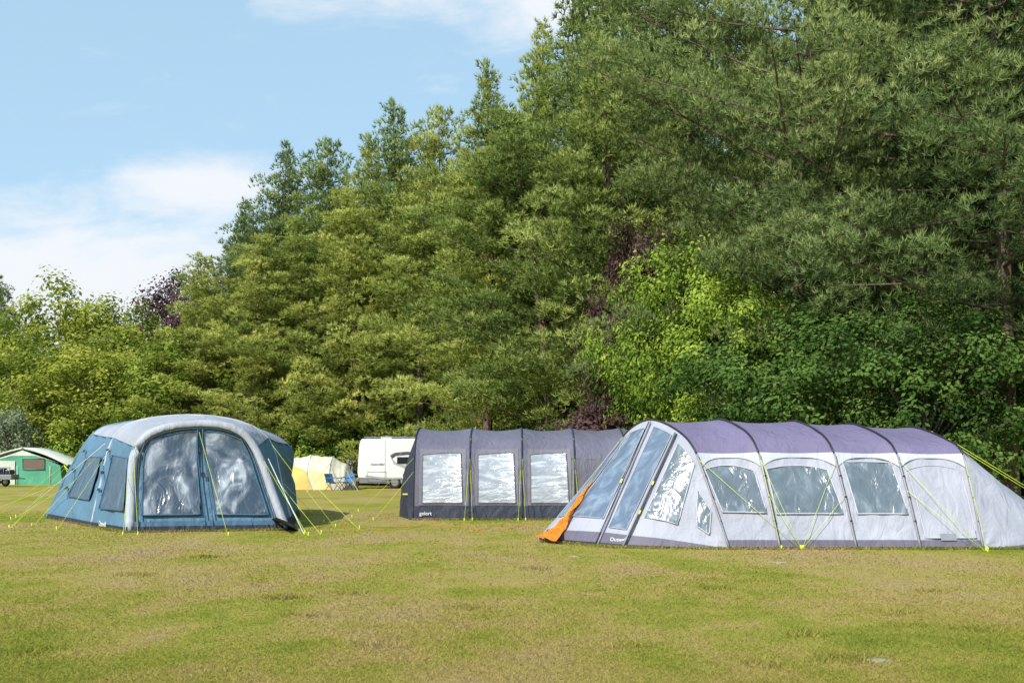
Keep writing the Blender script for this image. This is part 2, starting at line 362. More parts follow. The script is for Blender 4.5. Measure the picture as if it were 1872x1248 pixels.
# ------------------------------------------------------------------ trees
def unit(v): return v/(np.linalg.norm(v, axis=-1, keepdims=True)+1e-9)
def needles(T, D, O, ti, rng, k, nl, nw, spread=0.6):
    n = len(T); T = np.repeat(T, k, 0); D = np.repeat(D, k, 0); O = np.repeat(O, k, 0); ti = np.repeat(ti, k)
    d = unit(D+rng.normal(0, spread, (n*k, 3)))
    s = unit(np.cross(d, unit(O+rng.normal(0, .35, (n*k, 3)))))*nw*0.5
    L = nl*rng.uniform(0.7, 1.15, n*k)[:, None]
    V = np.stack([T-s, T+s, T+d*L], 1).reshape(-1, 3)
    t = np.clip(ti+rng.normal(0, 0.10, n*k), 0, 1)
    return V, np.repeat(t, 3)
def pine_mesh(seed, H, z0, Rr, nb, dens, k, nl, nw, top=0.75, low=0.55, rp=(0.45, 0.85), elb=-8, pf=2.2, s0=.25, lumpa=.34, flat=.6, lr=1.0, upc=(.08, .28)):
    rng = np.random.default_rng(seed); T = []; D = []; O = []; TI = []; limbs = []
    bend = rng.normal(0, 0.35, 2)
    lob = rng.uniform(0, 6.28, 4)
    def axis(h): q = h/H; return np.array([bend[0]*q*q*2, bend[1]*q*q*2, h])
    for i in range(nb):
        t = (i+rng.random())/nb; h = z0+(H-z0)*t*0.96
        az = i*2.399+rng.uniform(-.6, .6)
        lump = 1+lumpa*math.sin(az*2+lob[0]+t*9)+.7*lumpa*math.sin(t*26+lob[1]+az)
        L = Rr*((1-t)**top)*(low+(1-low)*min(1, t*4))*rng.uniform(0.65, 1.15)*lump+0.45
        el = R(elb+(56-elb)*t**1.4+rng.uniform(-16, 16))
        d = np.array([math.cos(az)*math.cos(el), math.sin(az)*math.cos(el), math.sin(el)]); side = np.array([-math.sin(az), math.cos(az), 0])
        b = axis(h); up = rng.uniform(*upc)*L*(1-.5*t)
        pt = lambda s: b+d*L*s+np.array([0, 0, up*s*s])
        limbs.append(([pt(s) for s in (0, .3, .6, .95)], lr*(0.014+0.009*L)))
        npf = int(2+L*pf); bt_ = rng.uniform(-.16, .16)
        for j in range(npf):
            s = s0+(1.03-s0)*((j+rng.random())/npf)**.75; c = pt(s)+side*rng.uniform(-1, 1)*L*0.28*s+np.array([0, 0, rng.uniform(-.3, .4)])
            r = rng.uniform(*rp)*(0.65 if t > 0.85 else 1)
            n = max(4, int(dens*r*r))
            if s < .95 and L > 1.5 and rng.random() < .3: limbs.append(([pt(s*0.85), c], lr*(0.01+0.003*L)))
            v = unit(rng.normal(0, 1, (n, 3))); v[:, 2] = np.where(v[:, 2] < -0.3, -v[:, 2], v[:, 2])
            T.append(c+v*np.array([1, 1, flat])*r*rng.uniform(.65, 1, (n, 1))); D.append(unit(v*.8+np.array([0, 0, .6])+d*.3))
            O.append(unit(v*1.0+d*np.array([1, 1, 0])*.6+np.array([0, 0, .5])))
            TI.append(np.clip(rng.uniform(.16, .42)+bt_+.34*v[:, 2]+0.26*(s-.5), 0, 1))  # shading put into the tint: puff tops lighter, inner crown darker
    for q in range(4):
        c = axis(H-0.25*q); n = 10; v = unit(rng.normal(0, 1, (n, 3)))
        T.append(c+v*0.25*(q+1)*.6); D.append(unit(v*.5+np.array([0, 0, 1.]))); O.append(v); TI.append(np.full(n, .6))
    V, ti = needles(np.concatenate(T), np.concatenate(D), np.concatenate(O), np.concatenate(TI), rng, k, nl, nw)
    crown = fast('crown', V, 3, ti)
    tr = 0.012*H+0.04
    g = tubegeo([axis(h)+np.array([0, 0, -0.1 if h == 0 else 0]) for h in np.linspace(0, H*.97, 9)], [tr*1.35]+[tr*(1-.93*q) for q in np.linspace(0.1, 1, 8)], 9)
    trunk = bpy.data.meshes.new('trunk'); trunk.from_pydata([tuple(v) for v in g[0]], [], g[1]); trunk.polygons.foreach_set('use_smooth', [True]*len(trunk.polygons))
    lg = merge([tubegeo(p, [r*(1-.75*a/(len(p)-1)) for a in range(len(p))], 5) for p, r in limbs])
    lm = bpy.data.meshes.new('branches'); lm.from_pydata([tuple(v) for v in lg[0]], [], lg[1])
    print('pine', seed, len(V)//3)
    return dict(crown=crown, trunk=trunk, branches=lm, H=H, R=Rr)
def leaf_mesh(seed, H, z0, Rr, npf, nleaf, ls, rp=(0.7, 1.3), droop=0.0, wisp=0.0):
    rng = np.random.default_rng(seed); Vs = []; TI = []; limbs = []
    hc = (z0+H)/2; hh = (H-z0)/2
    for i in range(npf):
        v = unit(rng.normal(0, 1, 3)); q = rng.uniform(.45, 1)**.6
        zz = v[2]*q
        wdt = Rr*(1-0.25*max(0, zz))*rng.uniform(.75, 1.12)
        c = np.array([v[0]*q*wdt, v[1]*q*wdt, hc+hh*.92*zz])
        r = rng.uniform(*rp); n = int(nleaf*r*r)
        vv = unit(rng.normal(0, 1, (n, 3))); rad = rng.uniform(.35, 1+wisp, (n, 1))
        p = c+vv*rad*r*np.array([1, 1, .75]); p[:, 2] -= droop*rad[:, 0]*r*rng.random(n)
        nrm = unit(vv*.8+v*.5+np.array([0, 0, .45])+rng.normal(0, .45, (n, 3))); a = unit(np.cross(nrm, rng.normal(0, 1, (n, 3)))); b = np.cross(nrm, a)
        s = ls*rng.uniform(.6, 1.25, (n, 1))
        Vs.append(np.stack([p-a*s*.55, p+b*s*.3, p+a*s*.55, p-b*s*.3], 1).reshape(-1, 3))
        t = np.clip(rng.uniform(.1, .6)+.28*vv[:, 2]+rng.normal(0, .13, n), 0, 1); TI.append(np.repeat(t, 4))  # leaf tint lightened on puff tops, imitating light from above
        if i % 3 == 0: limbs.append(([np.array([0, 0, z0*.6+0.35*(c[2]-z0*.6)]), c*np.array([.5, .5, 0])+np.array([0, 0, c[2]*.75+.1]), c], 0.03*H/10+.01))
    crown = fast('crown', np.concatenate(Vs), 4, np.concatenate(TI))
    tr = 0.016*H+.02
    g = tubegeo([np.array([0.03*h*math.sin(h), 0.03*h*math.cos(h*1.3), h-(0.1 if h == 0 else 0)]) for h in np.linspace(0, H*.8, 7)], [tr*1.3]+[tr*(1-.9*q) for q in np.linspace(.15, 1, 6)], 8)
    trunk = bpy.data.meshes.new('trunk'); trunk.from_pydata([tuple(v) for v in g[0]], [], g[1]); trunk.polygons.foreach_set('use_smooth', [True]*len(trunk.polygons))
    lg = merge([tubegeo(p, [r, r*.6, r*.25], 5) for p, r in limbs])
    lm = bpy.data.meshes.new('branches'); lm.from_pydata([tuple(v) for v in lg[0]], [], lg[1])
    return dict(crown=crown, trunk=trunk, branches=lm, H=H, R=Rr)
def plant(tmpl, px, Y, H, Rr, leafm, barkm, label, name='pine_tree', cat='pine tree', group=None, rz=None, parts=('trunk', 'branches', 'crown')):
    x = (px-936)/F*Y
    o = thing(name, (x, Y, 0), label, cat, group)
    o.scale = (Rr/tmpl['R'], Rr/tmpl['R'], H/tmpl['H']); o.rotation_euler = (0, 0, random.uniform(0, 6.28) if rz is None else rz)
    for p in parts:
        me = tmpl[p]
        if not me.materials: me.materials.append(M['barkp'])
        c = bpy.data.objects.new(p, me); C.objects.link(c); c.parent = o
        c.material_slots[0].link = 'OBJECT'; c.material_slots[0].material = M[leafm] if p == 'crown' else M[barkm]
    return o
kw = dict(rp=(.45, .85), pf=1.75, lr=.75, elb=4, flat=.78, upc=(.12, .42))
PT = [pine_mesh(11, 20, 0.8, 4.6, 80, 56, 7, 0.29, 0.052, top=.8, **kw), pine_mesh(12, 20, 0.6, 4.6, 80, 56, 7, 0.29, 0.052, top=.62, **kw),
      pine_mesh(13, 20, 3.4, 4.6, 72, 56, 7, 0.29, 0.052, top=.55, low=.75, **kw), pine_mesh(14, 20, 1.4, 4.6, 76, 56, 7, 0.29, 0.052, top=.9, **kw)]
kb = dict(rp=(.42, .85), pf=2.4, lr=.75, lumpa=.26, flat=.72, s0=.2)
PB = [pine_mesh(21, 18, 3.6, 7.2, 96, 68, 10, 0.21, 0.026, top=.38, low=.9, elb=-14, **kb), pine_mesh(22, 20, 3.8, 6.6, 100, 66, 10, 0.21, 0.026, top=.42, low=.85, elb=-10, **kb)]
LT = [leaf_mesh(31, 14, 0.6, 5.0, 120, 110, 0.30, (.7, 1.3), wisp=.35), leaf_mesh(32, 14, 0.3, 5.0, 130, 100, 0.30, (.6, 1.2), wisp=.5)]
LN = [leaf_mesh(41, 9, 0.8, 5.0, 170, 220, 0.17, (.6, 1.1), droop=.4), leaf_mesh(42, 9, 0.5, 5.0, 180, 200, 0.17, (.5, 1.1), droop=.3)]
LS = leaf_mesh(51, 3, 0.05, 2.2, 60, 260, 0.16, (.45, .8))
def HT(py, Y): return CH+(HY-py)/F*Y
pines = [
 (PT[1], 2, 98, 500, 4.2, 'pine_b', 'dark pine rising at the left edge of the photo behind the yellow green trees'),
 (PT[3], 430, 74, 372, 4.6, 'pine_b', 'narrow dark pine at the left end of the tall pine row'),
 (PT[0], 508, 72, 272, 4.8, 'pine_b', 'spire topped blue green pine, leftmost of the tall pines against the sky'),
 (PT[1], 604, 70, 252, 4.8, 'pine_m', 'broad pine with a rounded double top, right of the spire topped pine'),
 (PT[0], 672, 68, 262, 4.8, 'pine_l', 'pine with a flat shoulder in the skyline above the motorhome'),
 (PT[0], 740, 66, 196, 4.8, 'pine_m', 'pine with a pointed crown above the left end of the grey tunnel tent'),
 (PT[1], 808, 64, 192, 4.6, 'pine_l', 'tall pine standing directly above the grey tunnel tent'),
 (PT[0], 890, 60, 132, 4.8, 'pine_m', 'tall bright pine one step below the highest visible pine top'),
 (PT[3], 972, 54, 60, 4.6, 'pine_l', 'pine with the highest whole top visible against the sky'),
 (PT[0], 1075, 49, -60, 5.0, 'pine_m', 'pine cut by the top of the photo just right of the open sky'),
 (PT[1], 1165, 46, -110, 5.2, 'pine_m', 'tall pine behind the copper leaves, top cut off by the photo'),
 (PT[1], 1270, 42, -160, 5.8, 'pine_b', 'shadowed pine standing behind the fresh green tree'),
 (PT[0], 385, 66, 472, 4.6, 'pine_l', 'low bright pine sweeping down behind the blue tent roof'),
 (PT[1], 462, 64, 430, 4.8, 'pine_l', 'bright yellow tinged pine with branches to the ground, above the right of the blue tent'),
 (PT[0], 560, 64, 395, 5.2, 'pine_l', 'bright pine with sweeping branches above the cream and yellow tent'),
 (PT[1], 655, 63, 350, 5.0, 'pine_l', 'sunlit pine with layered branches directly behind the motorhome'),
 (PT[0], 765, 61, 310, 5.6, 'pine_l', 'sunlit pine behind the left bay of the grey tunnel tent'),
 (PT[2], 890, 46, 290, 4.6, 'pine_l', 'sunlit pine with bare lower trunk behind the middle of the grey tunnel tent'),
 (PT[2], 1010, 41, 190, 4.4, 'pine_m', 'mid green pine behind the right end of the grey tunnel tent'),
 (PT[1], 1120, 38, 90, 4.2, 'pine_m', 'darker pine above the porch of the lilac tent'),
]
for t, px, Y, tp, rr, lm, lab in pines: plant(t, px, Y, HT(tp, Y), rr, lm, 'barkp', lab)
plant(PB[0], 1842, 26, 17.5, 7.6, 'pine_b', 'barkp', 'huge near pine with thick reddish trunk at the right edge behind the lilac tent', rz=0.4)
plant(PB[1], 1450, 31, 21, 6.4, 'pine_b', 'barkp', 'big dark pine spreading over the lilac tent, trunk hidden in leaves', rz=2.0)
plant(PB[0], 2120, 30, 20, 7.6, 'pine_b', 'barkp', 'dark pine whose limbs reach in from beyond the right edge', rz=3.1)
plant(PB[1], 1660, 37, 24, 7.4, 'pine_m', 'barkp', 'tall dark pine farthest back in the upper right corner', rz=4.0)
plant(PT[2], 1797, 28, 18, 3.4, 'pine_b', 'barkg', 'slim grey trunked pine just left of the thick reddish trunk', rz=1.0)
leafy = [
 (LT[0], 20, 88, 560, 5.0, 'leaf_y'), (LT[1], 108, 84, 492, 5.6, 'leaf_y'), (LT[0], 195, 86, 526, 5.2, 'leaf_y'), (LT[1], 262, 82, 552, 5.0, 'leaf_y'),
 (LT[1], 55, 74, 610, 5.0, 'leaf_y'), (LT[0], 160, 72, 600, 5.4, 'leaf_y'), (LT[1], 255, 70, 610, 4.8, 'leaf_y'), (LT[0], 335, 66, 600, 4.6, 'leaf_y'),
]
labs = ['yellow green tree at the far left below the dark pine', 'tallest yellow green tree at the left, with a twiggy top against the sky', 'yellow green tree right of the tallest one on the left', 'yellow green tree in front of the copper tree on the skyline',
 'lower yellow green tree above the green canvas tent', 'rounded yellow green tree above the left side of the blue tent', 'yellow green tree filling the space above the blue tent roof', 'light green tree squeezed beside the lowest pine on the left']
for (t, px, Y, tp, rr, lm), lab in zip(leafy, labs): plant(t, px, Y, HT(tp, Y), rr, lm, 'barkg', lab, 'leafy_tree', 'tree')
plant(LT[0], 318, 90, HT(476, 90), 5.0, 'leaf_c', 'barkg', 'copper leaved tree showing on the skyline left of the pines', 'copper_tree', 'tree')
plant(LN[0], 1165, 35.5, 10.5, 2.4, 'leaf_c', 'barkg', 'copper leaved tree glimpsed between the dark pines in the middle', 'copper_tree', 'tree')
plant(LS, 1100, 33, 3.3, 2.2, 'leaf_c', 'barkg', 'plum red copper shrub above the porch of the lilac tent', 'copper_shrub', 'shrub')
plant(LN[0], 1260, 32, 9.0, 3.2, 'leaf_g', 'barkg', 'fresh green oak lit bright above the front of the lilac tent', 'oak_tree', 'tree')
plant(LN[1], 1350, 30, 7.4, 3.4, 'leaf_g', 'barkg', 'green oak right of the brightest oak, above the first bays of the lilac tent', 'oak_tree', 'tree')
plant(LN[0], 1500, 27.5, 6.4, 4.2, 'leaf_d', 'barkg', 'dark leafy tree above the middle of the lilac tent', 'oak_tree', 'tree')
plant(LN[1], 1690, 25.5, 5.8, 3.4, 'leaf_d', 'barkg', 'dark leafy tree above the last bay of the lilac tent', 'oak_tree', 'tree')
plant(LN[0], 1900, 32, 6.0, 4.0, 'leaf_d', 'barkg', 'dark leafy tree behind the thick pine trunk at the right edge', 'oak_tree', 'tree')
plant(LS, 15, 68, HT(750, 68), 2.2, 'leaf_w', 'barkg', 'silvery white flowering shrub at the left edge behind the green tent', 'flowering_shrub', 'shrub')
shr = [(90, 70, 3.8, 3), (170, 68, 4.2, 3.2), (240, 66, 4.0, 3), (310, 64, 4.0, 3), (380, 62, 3.6, 3), (440, 62, 4, 3), (500, 62, 3.6, 3), (565, 62, 4, 3), (620, 62, 4.2, 3), (690, 62, 4.5, 3), (760, 61, 4.0, 3), (830, 61, 4.2, 3), (900, 48, 3.0, 3), (965, 44, 3.0, 3), (1030, 40, 3.0, 2.8), (1170, 36, 3.4, 2.8), (1250, 34, 3.5, 3), (1340, 33, 3.5, 3), (1430, 33, 3.6, 3), (1530, 33, 3.4, 3), (1620, 31, 3.4, 3), (1720, 33, 3.6, 3), (1820, 35, 3.8, 3), (1900, 32, 3.0, 3)]
for i, (px, Y, h, r_) in enumerate(shr):
    left = px < 600
    plant(LS, px, Y+1.5, h, r_, ('leaf_g' if i % 3 else 'leaf_y') if left else ('leaf_d' if i % 3 else 'leaf_g'), 'barkg',
      'green shrub in the low undergrowth at the foot of the trees on the left' if left else 'dark shrub in the shaded undergrowth behind the tents', 'undergrowth_shrub', 'shrub', 'undergrowth shrubs on the left' if left else 'undergrowth shrubs behind the tents')
rb = random.Random(5)
for i, px in enumerate([330, 420, 520, 610, 700, 860, 960, 1060, 1160, 1260, 1360, 1460, 1570, 1680, 1800, 1920]):
    Y = 86-(px-330)*0.02+rb.uniform(-3, 3); f = [600, 450, 370, 350, 350, 320, 290, 240, 170, 100, 60, 40, 20, 0, 0, 0][i]
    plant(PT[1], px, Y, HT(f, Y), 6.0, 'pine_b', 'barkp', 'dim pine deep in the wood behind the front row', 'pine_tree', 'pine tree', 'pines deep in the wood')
for i, px in enumerate([0, 90, 180, 270, 360]):
    Y = 100; plant(LT[i % 2], px, Y, HT(640, Y), 6, 'leaf_g', 'barkg', 'dim green tree behind the yellow green trees on the left', 'leafy_tree', 'tree', 'trees behind the yellow green row')

# ------------------------------------------------------------------ blue tent
bt = thing('blue_tent', (-7.9, 23.5, 0), 'blue family tent with light grey roof and two big crinkled windows in its front arch', 'tent')
A0 = [G(236, 973), P(239, 890, 20.8), P(247, 826, 21.0), P(284, 788, 21.15), P(366, 775, 21.4), P(432, 786, 21.6), P(468, 826, 21.7), P(495, 895, 21.55), G(522, 968)]
A1 = [G(165, 962), P(184, 880, 22.7), P(203, 808, 23.2), P(243, 771, 23.3), P(345, 758, 23.3), P(440, 770, 23.3), P(494, 806, 23.5), P(516, 885, 23.3), np.array([-4.95, 23.1, 0])]
A2 = [G(82, 946), P(120, 870, 25.9), P(163, 800, 26.0), P(212, 774, 26.1), P(340, 765, 26.3), P(462, 781, 26.5), P(532, 818, 26.5), P(531, 885, 26.5), np.array([-5.5, 26.5, 0])]
A3 = [np.array([-11.7, 28.6, 0]), np.array([-11.0, 28.7, .9]), np.array([-10.4, 28.7, 1.6]), np.array([-9.6, 28.7, 1.85]), np.array([-8.4, 28.7, 1.95]), np.array([-7.2, 28.7, 1.85]), np.array([-6.5, 28.7, 1.5]), np.array([-6.1, 28.7, .8]), np.array([-6.0, 28.6, 0])]
SB = Surf([A0, A1, A2, A3], lin=(0, 7), sag=0.05, flip=-1)
ctr = SB.S(4, 1.5)+np.array([0, 0, -1.0])
def orient(S, u, v, inside):
    if np.dot(S.Nn(u, v), S.S(u, v)-inside) < 0: S.flip *= -1
orient(SB, 1, 0.5, ctr)
patch('roof', SB, rect(2.15, 5.9, 0, 3), M['ltgrey'], bt, 54, 26, 0, 0.012)
patch('side_wall', SB, rect(0, 2.15, 0, 3), M['blue'], bt, 48, 14, 0, 0.025)
patch('side_wall', SB, rect(5.9, 8, 0, 3), M['blue'], bt, 40, 12, 0, 0.015)
bk = Coons(lambda q: A3[0]*(1-q)+A3[8]*q, lambda q: crom(A3, 3+2*q), lambda t: crom(A3, 3*t), lambda t: crom(A3, 8-3*t))
patch('rear_wall', bk, rect(0, 1, 0, 1), M['blue_dk'], bt, 12, 12)
FB = Coons(lambda q: A0[0]*(1-q)+A0[8]*q, lambda q: crom(A0, 3+2*q), lambda t: crom(A0, 3*t), lambda t: crom(A0, 8-3*t))
orient(FB, .5, .5, ctr)
fw = patch('front_wall', FB, rect(0, 1, 0, 1), M['blue'], bt, 24, 20, -0.05, 0.01)
tube('front_beam', [p+np.array([0, 0.03, 0]) for p in along(SB, 0, 8, 0, 0.0, 40)], 0.095, M['beam'], bt, 12)
tube('arch_piping', [FB.pt(*p, 0.06) for p in [(t, 0.055) for t in np.linspace(0.0, .80, 10)]+[(.87, .085), (.92, .17), (.945, .3), (.95, .5), (.945, .7), (.92, .83), (.87, .915)]+[(t, .945) for t in np.linspace(.8, 0, 10)]], 0.013, M['pole_k'], bt, 6)
patch('front_skirt', FB, rect(0, .075, -0.02, 1.02), M['blue_dk'], bt, 12, 3, 0.02)
patch('ground_flap', FB, rect(0, .035, -0.02, 1.05), M['black'], bt, 24, 2, 0.06)
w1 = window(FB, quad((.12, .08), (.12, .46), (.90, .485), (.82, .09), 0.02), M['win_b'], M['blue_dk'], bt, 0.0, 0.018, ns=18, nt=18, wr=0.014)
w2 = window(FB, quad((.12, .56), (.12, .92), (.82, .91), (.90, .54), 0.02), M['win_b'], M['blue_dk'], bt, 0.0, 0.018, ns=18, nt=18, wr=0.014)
for q in (.485, .535): tube('door_zip', [FB.pt(t, q, 0.03) for t in np.linspace(.04, .92, 12)], 0.012, M['blue_dk'], fw, 5)
for a, b in (((.40, .50), (.44, .545)), ((.62, .50), (.66, .54))): patch('zip_pull', FB, rect(a[0], b[0], .495, .525), M['black'], fw, 2, 2, 0.05)
window(SB, quad((.45, .12), (.40, .82), (1.68, .74), (1.74, .12)), M['win_b2'], M['blue_dk'], bt, 0.045, 0.012)
window(SB, quad((.55, 1.12), (.55, 1.66), (1.50, 1.60), (1.55, 1.12)), M['win_b2'], M['blue_dk'], bt, 0.045, 0.012)
patch('skirt', SB, rect(0, .1, 0, 3), M['black'], bt, 40, 2, 0.02)
patch('skirt', SB, rect(7.8, 8, 0, 3), M['black'], bt, 40, 3, 0.03)
for v in (1, 2, 3): tube('air_beam', [p+np.array([0, 0, -0.0]) for p in along(SB, 0, 8, v, -0.02, 40)], 0.04, M['beam'] if v == 1 else M['blue'], bt, 8)
for u in (2.15, 5.9): tube('roof_piping', [SB.pt(u, v, 0.01) for v in np.linspace(0.1, 2.9, 24)], 0.012, M['blue_dk'], bt, 5)
for u, v in [(1.75, .90), (1.5, 1.05), (1.2, .92), (.8, .90), (.72, 1.75), (1.6, 1.75), (1.15, 1.80)]:
    patch('toggle', SB, quad((u, v), (u-.03, v+.07), (u+.03, v+.08), (u+.06, v+.01)), M['black'], bt, 2, 2, 0.05)
    tube('toggle_strap', [SB.pt(u, v, .03), SB.pt(u-.22, v-.10, .03)], .008, M['blue_dk'], bt, 4)
text('lettering', 'Outwell', 0.15, SB.S(.14, .35)+np.array([-0.3, -0.12, -0.03]), (R(90), 0, math.atan2(A0[0][1]-A2[0][1], A0[0][0]-A2[0][0])), 'text', bt)
mk('ground_sheet_edge', [G(488, 968, .01), G(545, 969, .01), G(538, 958, .03), G(505, 945, .35), G(492, 950, .15)], [(0, 1, 2, 3, 4)], M['black'], bt, False)
for a, b in [((1.7, .1), (225, 978)), ((1.9, .9), (105, 968)), ((1.6, 1.3), (60, 962)), ((1.8, 1.9), (18, 966)), ((1.2, 1.9), (18, 966)), ((.9, 1.7), (22, 950)), ((1.8, 2.1), (0, 938)), ((1.4, 2.5), (-20, 935))]:
    guy(SB.pt(*a, .02), G(*b), bt)
for a, b in [((6.2, .05), (563, 979)), ((6.6, .3), (586, 976)), ((6.1, .9), (612, 963)), ((6.3, 1.5), (656, 967)), ((7.0, 1.0), (590, 955))]:
    guy(SB.pt(*a, .05), G(*b), bt)
guy(FB.pt(.86, .5, .15), G(417, 979), bt); guy(SB.pt(2.3, .02, .14), G(252, 978), bt)
guy(SB.pt(1.9, 1.0, .1), G(30, 946), bt, 'guy_w', 0.012); guy(SB.pt(6.3, .1, .15), G(556, 976), bt, 'guy_w', 0.012)

# ------------------------------------------------------------------ grey tunnel tent
gt = thing('tunnel_tent', (0.5, 27, 0), 'dark grey purple tunnel tent with three silvery windows in a row', 'tent')
sec = [(25.0, 0), (25.1, .8), (25.32, 1.5), (25.85, 2.06), (27, 2.30), (28.1, 2.06), (28.65, 1.5), (28.88, .8), (29, 0)]
hx = [-2.42, -1.04, .25, 1.55, 2.8, 4.0]
GA = [[np.array([x+0.0*z, y, z]) for y, z in sec] for x in hx]
SG = Surf(GA, lin=(0, 7), sag=0.07); orient(SG, 1, .5, np.array([-.5, 27, 1]))
GE = [np.array([x, y, 0]) for x, y in [(-2.42, 25), (-2.6, 25.5), (-2.75, 26), (-2.9, 26.5), (-2.97, 27), (-2.95, 27.5), (-2.85, 28), (-2.6, 28.6), (-2.42, 29)]]
SE = Surf([[GA[0][i]*1.0 for i in range(9)], [GA[0][i]*.45+GE[i]*.55+np.array([-.1, 0, .1 if 0 < i < 8 else 0]) for i in range(9)], GE], lin=(0, 7), vs=True); orient(SE, 4, .8, np.array([0, 27, .5]))
patch('roof', SG, rect(2, 6, 0, 5), M['grey_rf'], gt, 70, 20, 0, .006)
patch('side_wall', SG, rect(0, 2, 0, 5), M['grey'], gt, 70, 12, 0, .01)
patch('side_wall', SG, rect(6, 8, 0, 5), M['grey'], gt, 40, 8)
patch('end_wall', SE, rect(0, 8, 0, 2), M['navy'], gt, 16, 40, 0, .01)
patch('bottom_band', SG, rect(0, .42, 0, 5), M['navy'], gt, 60, 4, .016)
for b in range(3):
    patch('window_surround', SG, quad((.44, b+.1), (.44, b+.93), (2.4, b+.93), (2.4, b+.1)), M['grey_bd'], gt, 10, 10, .018)
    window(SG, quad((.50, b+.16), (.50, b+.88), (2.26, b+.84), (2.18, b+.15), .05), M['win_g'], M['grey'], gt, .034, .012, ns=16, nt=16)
for v in range(6):
    tube('hoop_pole', along(SG, 0, 8, v, .012, 30), .022, M['navy'], gt, 6)
    if 0 < v < 4: guy(SG.pt(1.95, v, .04), np.array([hx[v]+.08, 24.75, 0]), gt); guy(SG.pt(2.8, v, .04), np.array([hx[v]-.1, 24.5, 0]), gt)
for a, b in [((2.0, 0), (645, 946)), ((1.5, 0), (684, 950)), ((3.6, 0), (656, 935))]: guy(SG.pt(*a, .03), G(*b), gt, r=.004)
text('lettering', 'gelert', .13, np.array([-2.26, 24.955, .12]), (R(85), 0, 0), 'text', gt)
box('vent_tab', (-2.62, 25.3, .62), (.16, .02, .035), M['guy'], gt)

# ------------------------------------------------------------------ lilac tunnel tent
lt = thing('lilac_tent', (5.2, 18.6, 0), 'large tunnel tent with purple roof, pale lilac walls and black hoops, nearest on the right', 'tent')
def hoop(fx, kx, sx, ax, sx2, kx2, fx2, zt, zk=1.54, fy=16.6):
    k = np.array([kx, 17.15, zk]); f = np.array([fx, fy, 0])
    return [f, (f+k)/2+np.array([0, -.04, 0]), k, np.array([sx, 17.6, zt-.24]), np.array([ax, 18.6, zt]), np.array([sx2, 19.6, zt-.22]), np.array([kx2, 20.1, zk]), np.array([(kx2+fx2)/2, 20.35, .77]), np.array([fx2, 20.6, 0])]
H0 = hoop(3.52, 3.09, 2.86, 2.50, 2.18, 2.1, 2.4, 2.16, 1.53)
H1 = hoop(4.34, 4.13, 4.0, 3.74, 3.7, 3.75, 3.9, 2.17)
H2 = hoop(5.58, 5.39, 5.28, 5.08, 5.1, 5.2, 5.4, 2.14)
H3 = hoop(6.62, 6.44, 6.33, 6.12, 6.2, 6.3, 6.5, 2.09, 1.53)
H4 = hoop(7.63, 7.55, 7.45, 7.22, 7.3, 7.4, 7.6, 2.03, 1.52)
SL = Surf([H0, H1, H2, H3, H4], lin=(0, 1, 6, 7), sag=.045); orient(SL, 1, 1.5, np.array([5, 18.6, 1]))
base = [np.array([x, y, 0]) for x, y in [(3.52, 16.6), (3.0, 16.62), (2.4, 16.7), (1.86, 16.85), (1.38, 17.25), (.62, 18.15), (.55, 19.3), (1.4, 20.2), (2.4, 20.6)]]
SF = Surf([H0, base], lin=(0, 1)); orient(SF, 3.5, .5, np.array([4, 18.6, .8]))
rear = [np.array([x, y, 0]) for x, y in [(7.63, 16.6), (8.4, 16.65), (9.1, 16.95), (9.8, 17.7), (10.2, 18.6), (9.8, 19.5), (9.1, 20.2), (8.4, 20.5), (7.6, 20.6)]]
SR = Surf([H4, rear], lin=(0, 1)); orient(SR, 3, .5, np.array([6, 18.6, .5]))
patch('roof', SL, rect(2, 6, 0, 4), M['purple'], lt, 72, 24, .004, .006)
patch('side_wall', SL, rect(0, 2, 0, 4), M['lilac'], lt, 72, 14, 0, .01)
patch('side_wall', SL, rect(6, 8, 0, 4), M['lilac'], lt, 40, 8)
patch('front_wall', SF, rect(0, 8, 0, 1), M['lilac'], lt, 20, 64, 0, .006)
patch('rear_wall', SR, rect(0, 8, 0, 1), M['lilac'], lt, 20, 48, 0, .012)
patch('rear_cape', SR, rect(2.3, 6, 0.0, .1), M['purple'], lt, 3, 20, .015)
for b in range(4):
    patch('roof_trim', SL, lambda s, t, b=b: (2.04-(0.10+0.22*abs(2*s-1)**3)*(1-t), b+.01+.98*s), M['white'], lt, 18, 3, .022)
patch('bottom_band', SL, rect(0, .18, 0, 4), M['band'], lt, 60, 2, .016)
patch('bottom_band', SF, rect(0, 5.4, .90, 1), M['band'], lt, 2, 40, .012)
patch('bottom_band', SR, rect(0, 4.5, .92, 1), M['band'], lt, 2, 30, .016)
patch('ground_flap', SL, rect(0, .035, 0, 4), M['black'], lt, 60, 2, .03)
patch('ground_flap', SF, rect(0.3, 5.4, .98, 1), M['black'], lt, 2, 40, .03)
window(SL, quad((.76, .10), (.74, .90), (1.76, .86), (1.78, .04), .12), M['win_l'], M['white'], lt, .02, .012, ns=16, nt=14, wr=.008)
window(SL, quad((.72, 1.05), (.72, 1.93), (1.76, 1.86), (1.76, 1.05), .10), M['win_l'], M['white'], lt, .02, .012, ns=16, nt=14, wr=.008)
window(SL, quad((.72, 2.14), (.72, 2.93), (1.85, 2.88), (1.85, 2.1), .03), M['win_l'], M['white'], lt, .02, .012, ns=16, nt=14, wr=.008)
fcv = quad((.22, 3.12), (.22, 3.93), (1.78, 3.9), (1.78, 3.1), .12)
window(SL, fcv, M['lilac'], M['white'], lt, .018, .010, name='closed_door', ns=14, nt=12)
patch('vent', SL, quad((.16, 3.35), (.16, 3.6), (.30, 3.6), (.30, 3.35)), M['pole_g'], lt, 2, 2, .04)
